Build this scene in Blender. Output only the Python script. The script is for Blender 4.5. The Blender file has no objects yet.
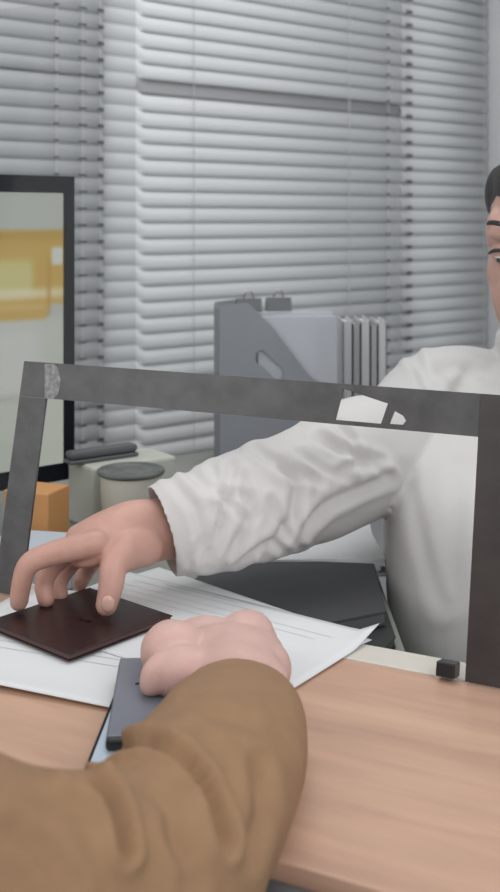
import bpy, bmesh, math, random
from mathutils import Vector, Matrix, noise
random.seed(7)
S = bpy.context.scene
C = S.collection
R = math.radians
# ------------------------------------------------------------------ camera
F, CZ, HY = 1100.0, 1.148, 220.0          # focal length in px, eye height, horizon row
cam_d = bpy.data.cameras.new('camera'); cam = bpy.data.objects.new('camera', cam_d); C.objects.link(cam)
cam.location = (0, 0, CZ); cam.rotation_euler = (R(90), 0, 0)
cam_d.sensor_fit = 'AUTO'; cam_d.sensor_width = 36; cam_d.lens = F / 892 * 36
cam_d.shift_y = -(446 - HY) / 892
cam_d.clip_start = 0.02
cam_d.dof.use_dof = True; cam_d.dof.focus_distance = 1.0; cam_d.dof.aperture_fstop = 7.5
S.camera = cam
# ------------------------------------------------------------------ world, lights, exposure
w = bpy.data.worlds.new('world'); S.world = w; w.use_nodes = True
w.node_tree.nodes['Background'].inputs[0].default_value = (0.93, 0.96, 1.0, 1)
w.node_tree.nodes['Background'].inputs[1].default_value = 0.70
def area(name, loc, target, size, power, col):
    l = bpy.data.lights.new(name, 'AREA'); l.shape = 'RECTANGLE'; l.size, l.size_y = size; l.energy = power; l.color = col
    o = bpy.data.objects.new(name, l); C.objects.link(o); o.location = loc
    o.rotation_euler = (Vector(target) - Vector(loc)).to_track_quat('-Z', 'Y').to_euler()
area('ceiling_panel_light', (0.1, 1.6, 2.65), (0.1, 1.6, 0), (1.3, 1.0), 12, (1, 0.98, 0.96))
area('window_side_light', (-1.9, -0.3, 2.0), (0.1, 1.2, 0.9), (1.6, 1.6), 16, (1, 0.985, 0.96))
area('front_fill_light', (0.9, -0.9, 2.1), (0.3, 1.5, 0.9), (1.5, 1.2), 22, (1, 0.99, 0.98))  # added fill from the front right, brightens the clerk's torso
vs = S.view_settings; vs.view_transform = 'Standard'; vs.look = 'None'; vs.gamma = 1; vs.use_curve_mapping = False
vs.exposure = 0.0

# ------------------------------------------------------------------ helpers
CT = 0.78                                  # counter top height
def PD(px, py, D): return Vector(((px - 250) / F * D, D, CZ - (py - HY) / F * D))
def PZ(px, py, z):                         # point on the height z seen at that place
    D = F * (CZ - z) / (py - HY); return Vector(((px - 250) / F * D, D, z))
def proj(v): return (250 + F * v.x / v.y, HY + F * (CZ - v.z) / v.y)

def mat(name, col, rough=0.5, metal=0.0, noise_s=None, noise_a=0.08, bump=None, spec=0.5, sss=0, coat=0, emit=None, sheen=0):
    m = bpy.data.materials.new(name); m.use_nodes = True; nt = m.node_tree; b = nt.nodes['Principled BSDF']
    b.inputs['Base Color'].default_value = (*col, 1); b.inputs['Roughness'].default_value = rough
    b.inputs['Metallic'].default_value = metal; b.inputs['Specular IOR Level'].default_value = spec
    if sss:
        b.inputs['Subsurface Weight'].default_value = sss; b.inputs['Subsurface Radius'].default_value = (0.9, 0.35, 0.2)
        b.inputs['Subsurface Scale'].default_value = 0.006
    if coat: b.inputs['Coat Weight'].default_value = coat; b.inputs['Coat Roughness'].default_value = 0.12
    if sheen: b.inputs['Sheen Weight'].default_value = sheen
    if emit: b.inputs['Emission Color'].default_value = (*emit[0], 1); b.inputs['Emission Strength'].default_value = emit[1]
    tc = nt.nodes.new('ShaderNodeTexCoord')
    if noise_s:
        n = nt.nodes.new('ShaderNodeTexNoise'); n.inputs['Scale'].default_value = noise_s; n.inputs['Detail'].default_value = 4
        nt.links.new(tc.outputs['Object'], n.inputs['Vector'])
        r = nt.nodes.new('ShaderNodeValToRGB')
        r.color_ramp.elements[0].position = 0.3; r.color_ramp.elements[1].position = 0.7
        r.color_ramp.elements[0].color = (*[c * (1 - noise_a) for c in col], 1)
        r.color_ramp.elements[1].color = (*[min(1, c * (1 + noise_a)) for c in col], 1)
        nt.links.new(n.outputs['Fac'], r.inputs['Fac']); nt.links.new(r.outputs['Color'], b.inputs['Base Color'])
    if bump:
        n2 = nt.nodes.new('ShaderNodeTexNoise'); n2.inputs['Scale'].default_value = bump[0]; n2.inputs['Detail'].default_value = 3
        nt.links.new(tc.outputs['Object'], n2.inputs['Vector'])
        bp = nt.nodes.new('ShaderNodeBump'); bp.inputs['Strength'].default_value = bump[1]; bp.inputs['Distance'].default_value = 0.002
        nt.links.new(n2.outputs['Fac'], bp.inputs['Height']); nt.links.new(bp.outputs['Normal'], b.inputs['Normal'])
    return m

M = {}
M['skin'] = mat('skin', (0.52, 0.30, 0.245), 0.5, noise_s=28, noise_a=0.10, bump=(350, 0.15), sss=0.25)
M['skin2'] = mat('skin_paler', (0.60, 0.39, 0.345), 0.5, noise_s=30, noise_a=0.10, bump=(300, 0.15), sss=0.25)
M['lips'] = mat('lips', (0.48, 0.17, 0.15), 0.4)
M['nail'] = mat('nail', (0.58, 0.36, 0.30), 0.25)
M['blouse'] = mat('blouse_cotton', (0.60, 0.585, 0.575), 0.75, noise_s=9, noise_a=0.03, bump=(900, 0.2), sheen=0.1)
M['jacket'] = mat('brown_cotton', (0.31, 0.183, 0.100), 0.9, noise_s=60, noise_a=0.06, bump=(1400, 0.35))
M['hair'] = mat('dark_hair', (0.010, 0.007, 0.006), 0.6, spec=0.2, bump=(200, 0.5))
M['trousers'] = mat('grey_green_cloth', (0.16, 0.17, 0.15), 0.8)
M['shoe'] = mat('black_leather', (0.02, 0.02, 0.02), 0.4)
M['white_eye'] = mat('eye_white', (0.7, 0.68, 0.66), 0.2)
M['iris'] = mat('iris', (0.03, 0.015, 0.01), 0.15)
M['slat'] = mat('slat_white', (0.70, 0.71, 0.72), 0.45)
M['slat_dim'] = mat('slat_white_dimmed', (0.53, 0.54, 0.55), 0.5)  # copy of the white slats, their dimmer light put into the colour
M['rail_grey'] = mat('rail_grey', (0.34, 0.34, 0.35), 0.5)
M['clip_dark'] = mat('ladder_clip_grey', (0.07, 0.07, 0.075), 0.6)
M['cord'] = mat('ladder_cord', (0.5, 0.505, 0.515), 0.8)
M['wall'] = mat('wall_paint', (0.52, 0.525, 0.535), 0.9, noise_s=3, noise_a=0.02)
M['floor'] = mat('floor_vinyl', (0.24, 0.25, 0.24), 0.5, noise_s=6, noise_a=0.08)
M['winframe'] = mat('window_frame', (0.5, 0.5, 0.5), 0.5)
M['pane'] = mat('window_pane', (0.12, 0.13, 0.14), 0.05)
M['desk'] = mat('desk_grey_green', (0.25, 0.265, 0.235), 0.5, noise_s=14, noise_a=0.05)
M['cream'] = mat('cream_laminate', (0.62, 0.585, 0.52), 0.45, noise_s=30, noise_a=0.02)
M['dark_panel'] = mat('dark_front_panel', (0.05, 0.053, 0.06), 0.45)
M['tape'] = mat('dark_border_strip', (0.068, 0.067, 0.07), 0.33, noise_s=45, noise_a=0.25, bump=(60, 0.2))
M['tape_shaded'] = mat('dark_border_strip_shaded', (0.040, 0.033, 0.032), 0.36, noise_s=35, noise_a=0.2, bump=(60, 0.15))  # same border strip, duller reflection painted in as a darker brown
M['black'] = mat('black_plastic', (0.012, 0.012, 0.013), 0.4)
M['bezel'] = mat('bezel_black', (0.006, 0.007, 0.011), 0.6, spec=0.15)
M['dkgrey'] = mat('dark_grey_plastic', (0.09, 0.095, 0.10), 0.5)
M['grey'] = mat('grey_plastic', (0.235, 0.25, 0.28), 0.6, noise_s=10, noise_a=0.04)
M['metal'] = mat('clip_metal', (0.35, 0.35, 0.36), 0.3, metal=0.9)
M['paper'] = mat('paper', (0.69, 0.70, 0.71), 0.8, noise_s=5, noise_a=0.02)
M['paper_blue'] = mat('paper_cool', (0.50, 0.51, 0.555), 0.8)
M['folder_white'] = mat('white_card', (0.60, 0.60, 0.61), 0.7)
M['folder_grey'] = mat('grey_card', (0.42, 0.415, 0.42), 0.7)
M['ink'] = mat('grey_ink', (0.50, 0.51, 0.52), 0.8)
M['passport'] = mat('maroon_cover', (0.019, 0.0045, 0.006), 0.36, noise_s=500, noise_a=0.2, bump=(900, 0.15), coat=0.12)
M['gold'] = mat('faded_gilding', (0.04, 0.014, 0.012), 0.35)
M['folder_black'] = mat('black_leatherette', (0.026, 0.027, 0.028), 0.45, bump=(500, 0.2))
M['folder_char'] = mat('charcoal_leatherette', (0.045, 0.046, 0.048), 0.5, bump=(500, 0.2))
M['phone_case'] = mat('phone_grey', (0.17, 0.185, 0.225), 0.38, noise_s=20, noise_a=0.04)
M['phone_screen'] = mat('phone_screen', (0.45, 0.52, 0.60), 0.1, emit=((0.55, 0.66, 0.8), 0.12))
M['orange'] = mat('orange_card', (0.55, 0.27, 0.10), 0.6)
M['pale_box'] = mat('pale_green_plastic', (0.46, 0.47, 0.42), 0.6)
M['blue_card'] = mat('pale_blue_card', (0.45, 0.50, 0.56), 0.7)
M['cup'] = mat('cup_beige', (0.50, 0.485, 0.42), 0.5)
M['lid'] = mat('cup_dark_lid', (0.105, 0.115, 0.11), 0.5, noise_s=60, noise_a=0.3)
M['beige'] = mat('beige_card', (0.42, 0.36, 0.28), 0.7)

def obj(name, me, m, parent=None, smooth=False):
    if isinstance(me, bmesh.types.BMesh):
        b = me; me = bpy.data.meshes.new(name); bmesh.ops.recalc_face_normals(b, faces=b.faces[:]); b.to_mesh(me); b.free()
    ms = m if isinstance(m, (list, tuple)) else [m]
    if not me.materials:
        for k in ms: me.materials.append(k)
    if smooth:
        for p in me.polygons: p.use_smooth = True
    o = bpy.data.objects.new(name, me); C.objects.link(o)
    if parent: o.parent = parent; o.matrix_parent_inverse = parent.matrix_world.inverted() if False else Matrix.Identity(4)
    return o
def thing(name, label, cat, group=None, loc=(0, 0, 0), rz=0):
    o = bpy.data.objects.new(name, None); C.objects.link(o); o.location = loc; o.rotation_euler = (0, 0, rz)
    o.empty_display_size = 0.05
    o['label'] = label; o['category'] = cat
    if group: o['group'] = group
    return o
def tag(o, label, cat, group=None):
    o['label'] = label; o['category'] = cat
    if group: o['group'] = group
    return o
def struct(name, me, m):
    o = obj(name, me, m); o['kind'] = 'structure'; return o
def bx(lo, hi, bev=0, bm=None, mtx=None, seg=2):
    n = bmesh.new(); bmesh.ops.create_cube(n, size=1)
    for v in n.verts: v.co = Vector([lo[i] + (v.co[i] + .5) * (hi[i] - lo[i]) for i in range(3)])
    if bev: bmesh.ops.bevel(n, geom=n.edges[:], offset=bev, segments=seg, affect='EDGES', profile=0.5)
    if mtx: bmesh.ops.transform(n, matrix=mtx, verts=n.verts[:])
    if bm is None: return n
    merge(bm, n); return bm
def merge(bm, n):
    me = bpy.data.meshes.new('t'); n.to_mesh(me); n.free(); bm.from_mesh(me); bpy.data.meshes.remove(me)
def prism(poly, z0, z1, bev=0):            # poly of (x, y), extruded along z
    n = bmesh.new(); vs_ = [n.verts.new((x, y, z0)) for x, y in poly]; f = n.faces.new(vs_)
    r = bmesh.ops.extrude_face_region(n, geom=[f]); 
    for g in r['geom']:
        if isinstance(g, bmesh.types.BMVert): g.co.z = z1
    bmesh.ops.recalc_face_normals(n, faces=n.faces[:])
    if bev: bmesh.ops.bevel(n, geom=n.edges[:], offset=bev, segments=2, affect='EDGES')
    return n
def lathe(prof, seg=40, mtx=None):
    n = bmesh.new(); rings = []
    for r, z in prof: rings.append([n.verts.new((r * math.cos(2 * math.pi * i / seg), r * math.sin(2 * math.pi * i / seg), z)) for i in range(seg)])
    for a, b in zip(rings, rings[1:]):
        for i in range(seg): n.faces.new((a[i], a[(i + 1) % seg], b[(i + 1) % seg], b[i]))
    n.faces.new(rings[0][::-1]); n.faces.new(rings[-1])
    if mtx: bmesh.ops.transform(n, matrix=mtx, verts=n.verts[:])
    return n
def catmull(P, n):
    out = []; k = len(P)
    for i in range(k - 1):
        p0, p1, p2, p3 = P[max(0, i - 1)], P[i], P[i + 1], P[min(k - 1, i + 2)]
        for j in range(n):
            t = j / n
            out.append([0.5 * (2 * b + (c - a) * t + (2 * a - 5 * b + 4 * c - d) * t * t + (3 * b - a - 3 * c + d) * t ** 3) for a, b, c, d in zip(p0, p1, p2, p3)])
    out.append(list(P[-1])); return out
def limb(pts, up=(0, 0, 1), n=8, seg=20, cavity=0, end_round=True, start_round=True):
    """closed tube: pts = [(pos, a, b)], a = radius sideways, b = radius along up"""
    P = catmull([[*p, a, b] for p, a, b in pts], n)
    pos = [Vector(p[:3]) for p in P]; bm = bmesh.new(); rings = []
    T = []
    for i in range(len(pos)):
        t = pos[min(i + 1, len(pos) - 1)] - pos[max(i - 1, 0)]; T.append(t.normalized())
    up = Vector(up)
    def ring(c, t, a, b):
        s = t.cross(up); s = s.normalized() if s.length > 1e-4 else Vector((1, 0, 0)); u = s.cross(t).normalized()
        rings.append([bm.verts.new(c + s * a * math.cos(q) + u * b * math.sin(q)) for q in [2 * math.pi * k / seg for k in range(seg)]])
    if start_round:
        a, b = P[0][3:5]; r = min(a, b)
        for th in (80, 60, 40, 20): ring(pos[0] - T[0] * r * math.sin(R(th)), T[0], a * math.cos(R(th)), b * math.cos(R(th)))
    for c, t, p in zip(pos, T, P): ring(c, t, p[3], p[4])
    a, b = P[-1][3:5]
    if cavity:
        ring(pos[-1] + T[-1] * 0.001, T[-1], a - .0015, b - .0015)
        ring(pos[-1], T[-1], a - .004, b - .004)
        for k in (0.25, 0.5, 0.75, 1): ring(pos[-1] - T[-1] * cavity * k, T[-1], a - .006, b - .006)
    elif end_round:
        r = min(a, b)
        for th in (20, 40, 60, 80): ring(pos[-1] + T[-1] * r * math.sin(R(th)), T[-1], a * math.cos(R(th)), b * math.cos(R(th)))
    for x, y in zip(rings, rings[1:]):
        for i in range(seg): bm.faces.new((x[i], x[(i + 1) % seg], y[(i + 1) % seg], y[i]))
    bm.faces.new(rings[0][::-1]); bm.faces.new(rings[-1])
    bmesh.ops.recalc_face_normals(bm, faces=bm.faces[:]); return bm
def ell(c, r, rot=None, seg=24):
    n = bmesh.new(); bmesh.ops.create_uvsphere(n, u_segments=seg, v_segments=seg // 2 + 2, radius=1)
    m = Matrix.Translation(Vector(c)) @ (rot.to_4x4() if rot else Matrix.Identity(4)) @ Matrix.Diagonal((*r, 1))
    bmesh.ops.transform(n, matrix=m, verts=n.verts[:]); return n
def fuse(parts, voxel, smooth=4, fac=0.5):
    """one continuous skin over overlapping volumes"""
    bm = bmesh.new()
    for p in parts: merge(bm, p)
    me = bpy.data.meshes.new('t'); bm.to_mesh(me); bm.free()
    o = bpy.data.objects.new('t', me); C.objects.link(o)
    r = o.modifiers.new('r', 'REMESH'); r.mode = 'VOXEL'; r.voxel_size = voxel; r.adaptivity = 0
    if smooth: s = o.modifiers.new('s', 'SMOOTH'); s.iterations = smooth; s.factor = fac
    dg = bpy.context.evaluated_depsgraph_get(); out = bpy.data.meshes.new_from_object(o.evaluated_get(dg))
    bpy.data.objects.remove(o); bpy.data.meshes.remove(me)
    for p in out.polygons: p.use_smooth = True
    return out
def seg_d(px, py, a, b):
    ax, ay = a; bx_, by = b; dx, dy = bx_ - ax, by - ay; L = dx * dx + dy * dy
    t = max(0, min(1, ((px - ax) * dx + (py - ay) * dy) / L)); qx, qy = ax + t * dx, ay + t * dy
    d = math.hypot(px - qx, py - qy); s = (px - qx) * (-dy) + (py - qy) * dx
    return d, (1 if s > 0 else -1), t
def folds(me, lines, nz=None):
    """cloth folds: each line = (points, width, depth); a groove with a raised lip beside it, plus soft noise"""
    nr = [v.normal.copy() for v in me.vertices]
    for v, n in zip(me.vertices, nr):
        d = 0
        if nz:
            for sc, am in nz: d += am * noise.noise(v.co * sc)
        if n.y < 0.25 and v.co.y > 0.1:
            x, y = proj(v.co)
            for pts, wd, dp in lines:
                best = min((seg_d(x, y, a, b) for a, b in zip(pts, pts[1:])), key=lambda q: q[0])
                q = best[0]
                if q < wd * 4:
                    e = min(math.hypot(x - pts[0][0], y - pts[0][1]), math.hypot(x - pts[-1][0], y - pts[-1][1]))
                    k = min(1, 0.25 + e / (wd * 2.5))
                    d += k * dp * (-math.exp(-(q / wd) ** 2) + (0.7 * math.exp(-((q - 1.7 * wd) / wd) ** 2)))
        v.co += n * d
    bm = bmesh.new(); bm.from_mesh(me)
    for _ in range(3): bmesh.ops.smooth_vert(bm, verts=bm.verts[:], factor=.5, use_axis_x=True, use_axis_y=True, use_axis_z=True)
    bm.to_mesh(me); bm.free(); me.update()

# ------------------------------------------------------------------ the setting
U = Vector((0.768, 0.64, 0)).normalized()             # direction of the window wall
NB = Vector((U.y, -U.x, 0))                           # out of the wall, into the room
P0 = Vector((0, 2.4, 0))
def tpx(px): k = (px - 250) / F; return (2.4 * k) / (U.x - U.y * k)
wallm = Matrix.Translation(P0 - NB * 0.14) @ Matrix.Rotation(math.atan2(U.y, U.x), 4, 'Z')
fl = bmesh.new(); bx((-3.2, -1.2, -0.05), (3.2, 5.0, 0), bm=fl); struct('floor', fl, M['floor'])
tc = tpx(487)
wb = bmesh.new()
for lo, hi in (((-3.2, 0, 0), (tc, .12, .5)), ((-3.2, 0, 2.05), (tc, .12, 2.7)), ((-3.2, 0, .5), (-1.45, .12, 2.05)), ((tpx(396), 0, .5), (tpx(412), .12, 2.05)), ((tpx(488) - .01, 0, .5), (tc, .12, 2.05)), ((tpx(104), 0, .5), (tpx(134), .12, 2.05))):
    bx(lo, hi, bm=wb)
bmesh.ops.transform(wb, matrix=wallm, verts=wb.verts[:]); struct('wall_back', wb, M['wall'])
rw = bmesh.new(); bx((tc, -3.4, 0), (tc + .12, .12, 2.7), bm=rw)
bmesh.ops.transform(rw, matrix=wallm, verts=rw.verts[:]); struct('wall_right', rw, M['wall'])
for i, (a, b) in enumerate(((-1.45, tpx(104)), (tpx(134), tpx(396)), (tpx(412), tpx(488) - .01))):
    f = bmesh.new()
    bx((a, .03, .5), (b, .09, .55), bm=f); bx((a, .03, 2.0), (b, .09, 2.05), bm=f); bx((a, .03, .55), (a + .04, .09, 2.0), bm=f); bx((b - .04, .03, .55), (b, .09, 2.0), bm=f)
    bx((a + .04, .03, 1.28), (b - .04, .09, 1.32), bm=f)
    bmesh.ops.transform(f, matrix=wallm, verts=f.verts[:]); o = struct('window_%d' % (i + 1), f, M['winframe'])
    p = bmesh.new(); bx((a + .03, .055, .54), (b - .03, .065, 2.01), bm=p); bmesh.ops.transform(p, matrix=wallm, verts=p.verts[:]); obj('pane', p, M['pane'], o)

# ------------------------------------------------------------------ blinds
PITCH = 0.032
def blind(label, t0, t1, kink=None, m=None, clips=(), cords=(), tilt=62, zref=1.144, dark_z=None, ztop=1.93, zbot=0.58, lift=0.0):
    root = thing('venetian_blind', label, 'blind', loc=P0 + U * t0 + Vector((0, 0, zbot)), rz=math.atan2(U.y, U.x))
    L = t1 - t0; n0 = math.floor((zbot + .03 - zref) / PITCH); n1 = math.floor((ztop - zref) / PITCH)
    bm = bmesh.new(); rail = bmesh.new(); W = 0.0185
    for k in range(n0, n1):
        zc = zref + (k + 0.5) * PITCH - zbot
        target = bm
        if kink: st = [(0, .006, 93, .006), (kink - .009, .006, 93, .006), (kink + .006, 0, tilt, -.004), (L, 0, tilt, -.004)]
        else: st = [(0, 0, tilt, 0), (L, 0, tilt, 0)]
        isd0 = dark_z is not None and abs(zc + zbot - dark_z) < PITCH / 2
        prev = None
        for n_st, (x, dz, tl, dy) in enumerate(st):
            thin = isd0 and (kink is None or n_st < 2); isd = isd0 and not thin
            row = []
            for j in range(7):
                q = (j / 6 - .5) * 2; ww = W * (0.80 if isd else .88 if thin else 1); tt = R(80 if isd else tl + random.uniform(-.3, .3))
                cy = 0.0058 * (1 - q * q) * (0 if isd else 1)                    # crown of the slat
                a, b = q * ww, cy
                y = -a * math.cos(tt) * -1 - b * math.sin(tt); z = a * math.sin(tt) - b * math.cos(tt) * -1
                row.append(((x, y + dy - .0, zc + z + dz + (.003 if thin else 0))))
            # thickness: two skins
            vs1 = [bm.verts.new(p) for p in row]; vs2 = [bm.verts.new((p[0], p[1] + .0007, p[2] - .0004)) for p in row]
            cur = vs1 + vs2[::-1]
            if prev:
                for j in range(14):
                    f = bm.faces.new((prev[j], prev[(j + 1) % 14], cur[(j + 1) % 14], cur[j])); f.smooth = j not in (6, 13)
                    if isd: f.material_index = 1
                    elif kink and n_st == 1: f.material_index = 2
            else: bm.faces.new(cur)
            prev = cur
        bm.faces.new(prev[::-1])
    obj('slats', bm, [m or M['slat'], M['rail_grey'], M['slat_dim']], root)
    obj('head_rail', bx((0, -.02, ztop - zbot - .005), (L, .03, ztop - zbot + .04), .002), m or M['slat'], root)
    obj('bottom_rail', bx((0, -.012, -.012), (L, .016, .008), .003), m or M['slat'], root)
    for t, wr, hr in [(t, 0, 0) for t in cords] + list(clips):        # string ladder: a tape with a rung under every slat
        c = bmesh.new(); hw = .0008; zs = []; H_ = ztop - zbot; z = 0
        for k in range(n0, n1):
            zc = zref + k * PITCH - zbot
            if wr and zc - hr / 2 > z: zs += [(z, zc - hr / 2, 0), (zc - hr / 2, zc + hr / 2, 1)]; z = zc + hr / 2
        zs.append((z, H_, 0)); prev = None
        for a, b, rung in zs:
            if prev is None: prev = [c.verts.new((t - t0 + k * hw, -.0215, a)) for k in (-1, 1)]
            nx = [c.verts.new((t - t0 + k * hw, -.0215, b)) for k in (-1, 1)]
            f = c.faces.new((prev[0], prev[1], nx[1], nx[0])); f.material_index = rung
            if rung:
                for k, sg in ((0, -1), (1, 1)):
                    e1_ = c.verts.new((t - t0 + sg * wr / 2, -.0215, a)); e2_ = c.verts.new((t - t0 + sg * wr / 2, -.0215, b))
                    f = c.faces.new((prev[k], e1_, e2_, nx[k]) if sg > 0 else (e1_, prev[k], nx[k], e2_)); f.material_index = 1
            prev = nx
        g_ = bmesh.ops.extrude_face_region(c, geom=c.faces[:])
        for v in g_['geom']:
            if isinstance(v, bmesh.types.BMVert): v.co.y += .0012
        obj('string_ladder', c, [M['cord'], M['clip_dark']], root)
    return root
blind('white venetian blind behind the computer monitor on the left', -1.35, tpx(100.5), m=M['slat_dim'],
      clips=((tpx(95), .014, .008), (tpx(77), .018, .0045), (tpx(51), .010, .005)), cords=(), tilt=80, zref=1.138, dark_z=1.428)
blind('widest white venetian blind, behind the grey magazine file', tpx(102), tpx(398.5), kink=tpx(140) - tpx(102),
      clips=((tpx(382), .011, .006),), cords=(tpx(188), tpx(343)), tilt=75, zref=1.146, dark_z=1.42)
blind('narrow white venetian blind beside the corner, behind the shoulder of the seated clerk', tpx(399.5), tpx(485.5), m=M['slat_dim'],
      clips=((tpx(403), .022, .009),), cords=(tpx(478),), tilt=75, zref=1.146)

# ------------------------------------------------------------------ counter
d = Vector((0.894, -0.447, 0)).normalized(); nn = Vector((0.447, 0.894, 0)).normalized()   # along / away
CO = nn * 0.8615 + Vector((0, 0, 0))                                  # a point of the shield line
cm = Matrix.Translation(CO) @ Matrix.Rotation(math.atan2(d.y, d.x), 4, 'Z')
wood = bpy.data.materials.new('light_wood_laminate'); wood.use_nodes = True; nt = wood.node_tree; b = nt.nodes['Principled BSDF']
b.inputs['Roughness'].default_value = 0.42
tcn = nt.nodes.new('ShaderNodeTexCoord'); mp = nt.nodes.new('ShaderNodeMapping'); mp.inputs['Scale'].default_value = (1.0, 7, 7); mp.inputs['Rotation'].default_value = (0, 0, R(2))
n1 = nt.nodes.new('ShaderNodeTexNoise'); n1.inputs['Scale'].default_value = 2.6; n1.inputs['Detail'].default_value = 6; n1.inputs['Distortion'].default_value = 0.9
n2 = nt.nodes.new('ShaderNodeTexNoise'); n2.inputs['Scale'].default_value = 9; n2.inputs['Detail'].default_value = 5; n2.inputs['Distortion'].default_value = 0.3
r1 = nt.nodes.new('ShaderNodeValToRGB'); r1.color_ramp.elements[0].position = .32; r1.color_ramp.elements[1].position = .66
r1.color_ramp.elements[0].color = (0.47, 0.285, 0.205, 1); r1.color_ramp.elements[1].color = (0.59, 0.385, 0.27, 1)
e = r1.color_ramp.elements.new(.47); e.color = (0.535, 0.335, 0.24, 1)
r2 = nt.nodes.new('ShaderNodeValToRGB'); r2.color_ramp.elements[0].position = .35; r2.color_ramp.elements[1].position = .65
r2.color_ramp.elements[0].color = (.93, .93, .93, 1); r2.color_ramp.elements[1].color = (1.05, 1.05, 1.05, 1)
mx = nt.nodes.new('ShaderNodeMix'); mx.data_type = 'RGBA'; mx.blend_type = 'MULTIPLY'; mx.inputs['Factor'].default_value = 1
nt.links.new(tcn.outputs['Object'], mp.inputs['Vector']); nt.links.new(mp.outputs['Vector'], n1.inputs['Vector']); nt.links.new(mp.outputs['Vector'], n2.inputs['Vector'])
nt.links.new(n1.outputs['Fac'], r1.inputs['Fac']); nt.links.new(n2.outputs['Fac'], r2.inputs['Fac'])
nt.links.new(r1.outputs['Color'], mx.inputs['A']); nt.links.new(r2.outputs['Color'], mx.inputs['B']); nt.links.new(mx.outputs['Result'], b.inputs['Base Color'])
root = thing('reception_counter', 'light wood topped reception counter with a dark front panel and cream back strip', 'counter')
root.matrix_world = cm
obj('countertop', bx((-1.05, -0.289, CT - .028), (1.1, 0, CT), .0015), wood, root)
obj('front_panel', bx((-1.03, -0.280, 0.0), (1.08, -0.262, CT - .0285)), M['dark_panel'], root)
obj('edge_trim', bx((-1.05, -0.306, CT - .036), (1.1, -0.2895, CT - .010), .003), M['dkgrey'], root)
obj('back_strip', bx((-1.05, 0.0005, CT - .03), (1.1, 0.036, CT + .0005), .001), M['cream'], root)
obj('back_panel', bx((-1.03, -0.012, 0.0), (1.08, 0.0, CT - .031)), M['cream'], root)

# ------------------------------------------------------------------ plastic shield with the dark bordered opening
LEAN = R(12)
Vv = (nn * math.sin(LEAN) + Vector((0, 0, 1)) * math.cos(LEAN)).normalized()
Nn = d.cross(Vv).normalized()                                          # towards the camera
if Nn.y > 0: Nn = -Nn
SO = CO + Vector((0, 0, CT))
def SP(px, py):                                                        # place on the shield -> its own (u, v)
    ray = Vector(((px - 250) / F, 1, -(py - HY) / F)); o = Vector((0, 0, CZ))
    t = (SO - o).dot(Nn) / ray.dot(Nn); p = o + ray * t - SO
    return p.dot(d), p.dot(Vv)
sm = Matrix((( d.x, Vv.x, Nn.x, SO.x), (d.y, Vv.y, Nn.y, SO.y), (d.z, Vv.z, Nn.z, SO.z), (0, 0, 0, 1)))
for nm, q in dict(tl=(22, 363), tli=(47, 400), bl=(2, 596), bli=(26, 596), tri=(483, 435), bri=(463, 685), tr=(500, 393)).items(): print('SP', nm, ['%.3f' % k for k in SP(*q)])
def plate(splines, z0, z1):
    """flat sheet with holes: first outline, then holes"""
    cu = bpy.data.curves.new('t', 'CURVE'); cu.dimensions = '2D'; cu.fill_mode = 'BOTH'; cu.extrude = (z1 - z0) / 2
    for s in splines:
        sp = cu.splines.new('POLY'); sp.points.add(len(s) - 1); sp.use_cyclic_u = True
        for p, (x, y) in zip(sp.points, s): p.co = (x, y, 0, 1)
    o = bpy.data.objects.new('t', cu); C.objects.link(o); dg = bpy.context.evaluated_depsgraph_get()
    me = bpy.data.meshes.new_from_object(o.evaluated_get(dg)); bpy.data.objects.remove(o)
    me.transform(Matrix.Translation((0, 0, (z0 + z1) / 2))); me.materials.clear(); return me
uL0, vT0 = SP(22, 363); uL1, vT1 = SP(47, 401)
uR1, _ = SP(473, 560); uR0 = uR1 + .040
uL0 = (SP(22, 363)[0] + SP(3, 590)[0]) / 2; uL1 = (SP(47, 400)[0] + SP(27, 590)[0]) / 2
vT0 = (SP(22, 363)[1] + SP(500, 393)[1]) / 2; vT1 = (SP(47, 401)[1] + SP(480, 434)[1]) / 2
shield = thing('counter_shield', 'clear plastic counter shield with a dark grey bordered hand opening', 'shield')
shield.matrix_world = sm
gl = bpy.data.materials.new('clear_acrylic'); gl.use_nodes = True; nt = gl.node_tree
for n_ in list(nt.nodes): nt.nodes.remove(n_)
out = nt.nodes.new('ShaderNodeOutputMaterial'); tr = nt.nodes.new('ShaderNodeBsdfTransparent'); tr.inputs[0].default_value = (.95, .96, .96, 1)
df = nt.nodes.new('ShaderNodeBsdfTranslucent'); df.inputs[0].default_value = (.75, .76, .78, 1)
df2 = nt.nodes.new('ShaderNodeBsdfDiffuse'); df2.inputs[0].default_value = (.75, .76, .78, 1)
gs = nt.nodes.new('ShaderNodeBsdfGlossy'); gs.inputs['Roughness'].default_value = .04
m0 = nt.nodes.new('ShaderNodeMixShader'); m0.inputs[0].default_value = .5
m1 = nt.nodes.new('ShaderNodeMixShader'); m1.inputs[0].default_value = .009
m2 = nt.nodes.new('ShaderNodeMixShader'); m2.inputs[0].default_value = .006
nt.links.new(df.outputs[0], m0.inputs[1]); nt.links.new(df2.outputs[0], m0.inputs[2])
nt.links.new(tr.outputs[0], m1.inputs[1]); nt.links.new(m0.outputs[0], m1.inputs[2]); nt.links.new(m1.outputs[0], m2.inputs[1]); nt.links.new(gs.outputs[0], m2.inputs[2]); nt.links.new(m2.outputs[0], out.inputs[0])
uA, uB = uL0 - .17, .95
obj('acrylic_sheet', plate([[(uA, .002), (uL0 + .004, .002), (uL0 + .004, vT0 - .004), (uR0 - .004, vT0 - .004), (uR0 - .004, .002), (uB, .002), (uB, .62), (uA, .62)]], -.002, .002), gl, shield)
holes = [[SP(345, 389), SP(390, 404), SP(383, 424), SP(337, 420)], [SP(396, 411), SP(405, 416), SP(408, 421), SP(405, 425), SP(391, 424)]]
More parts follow.
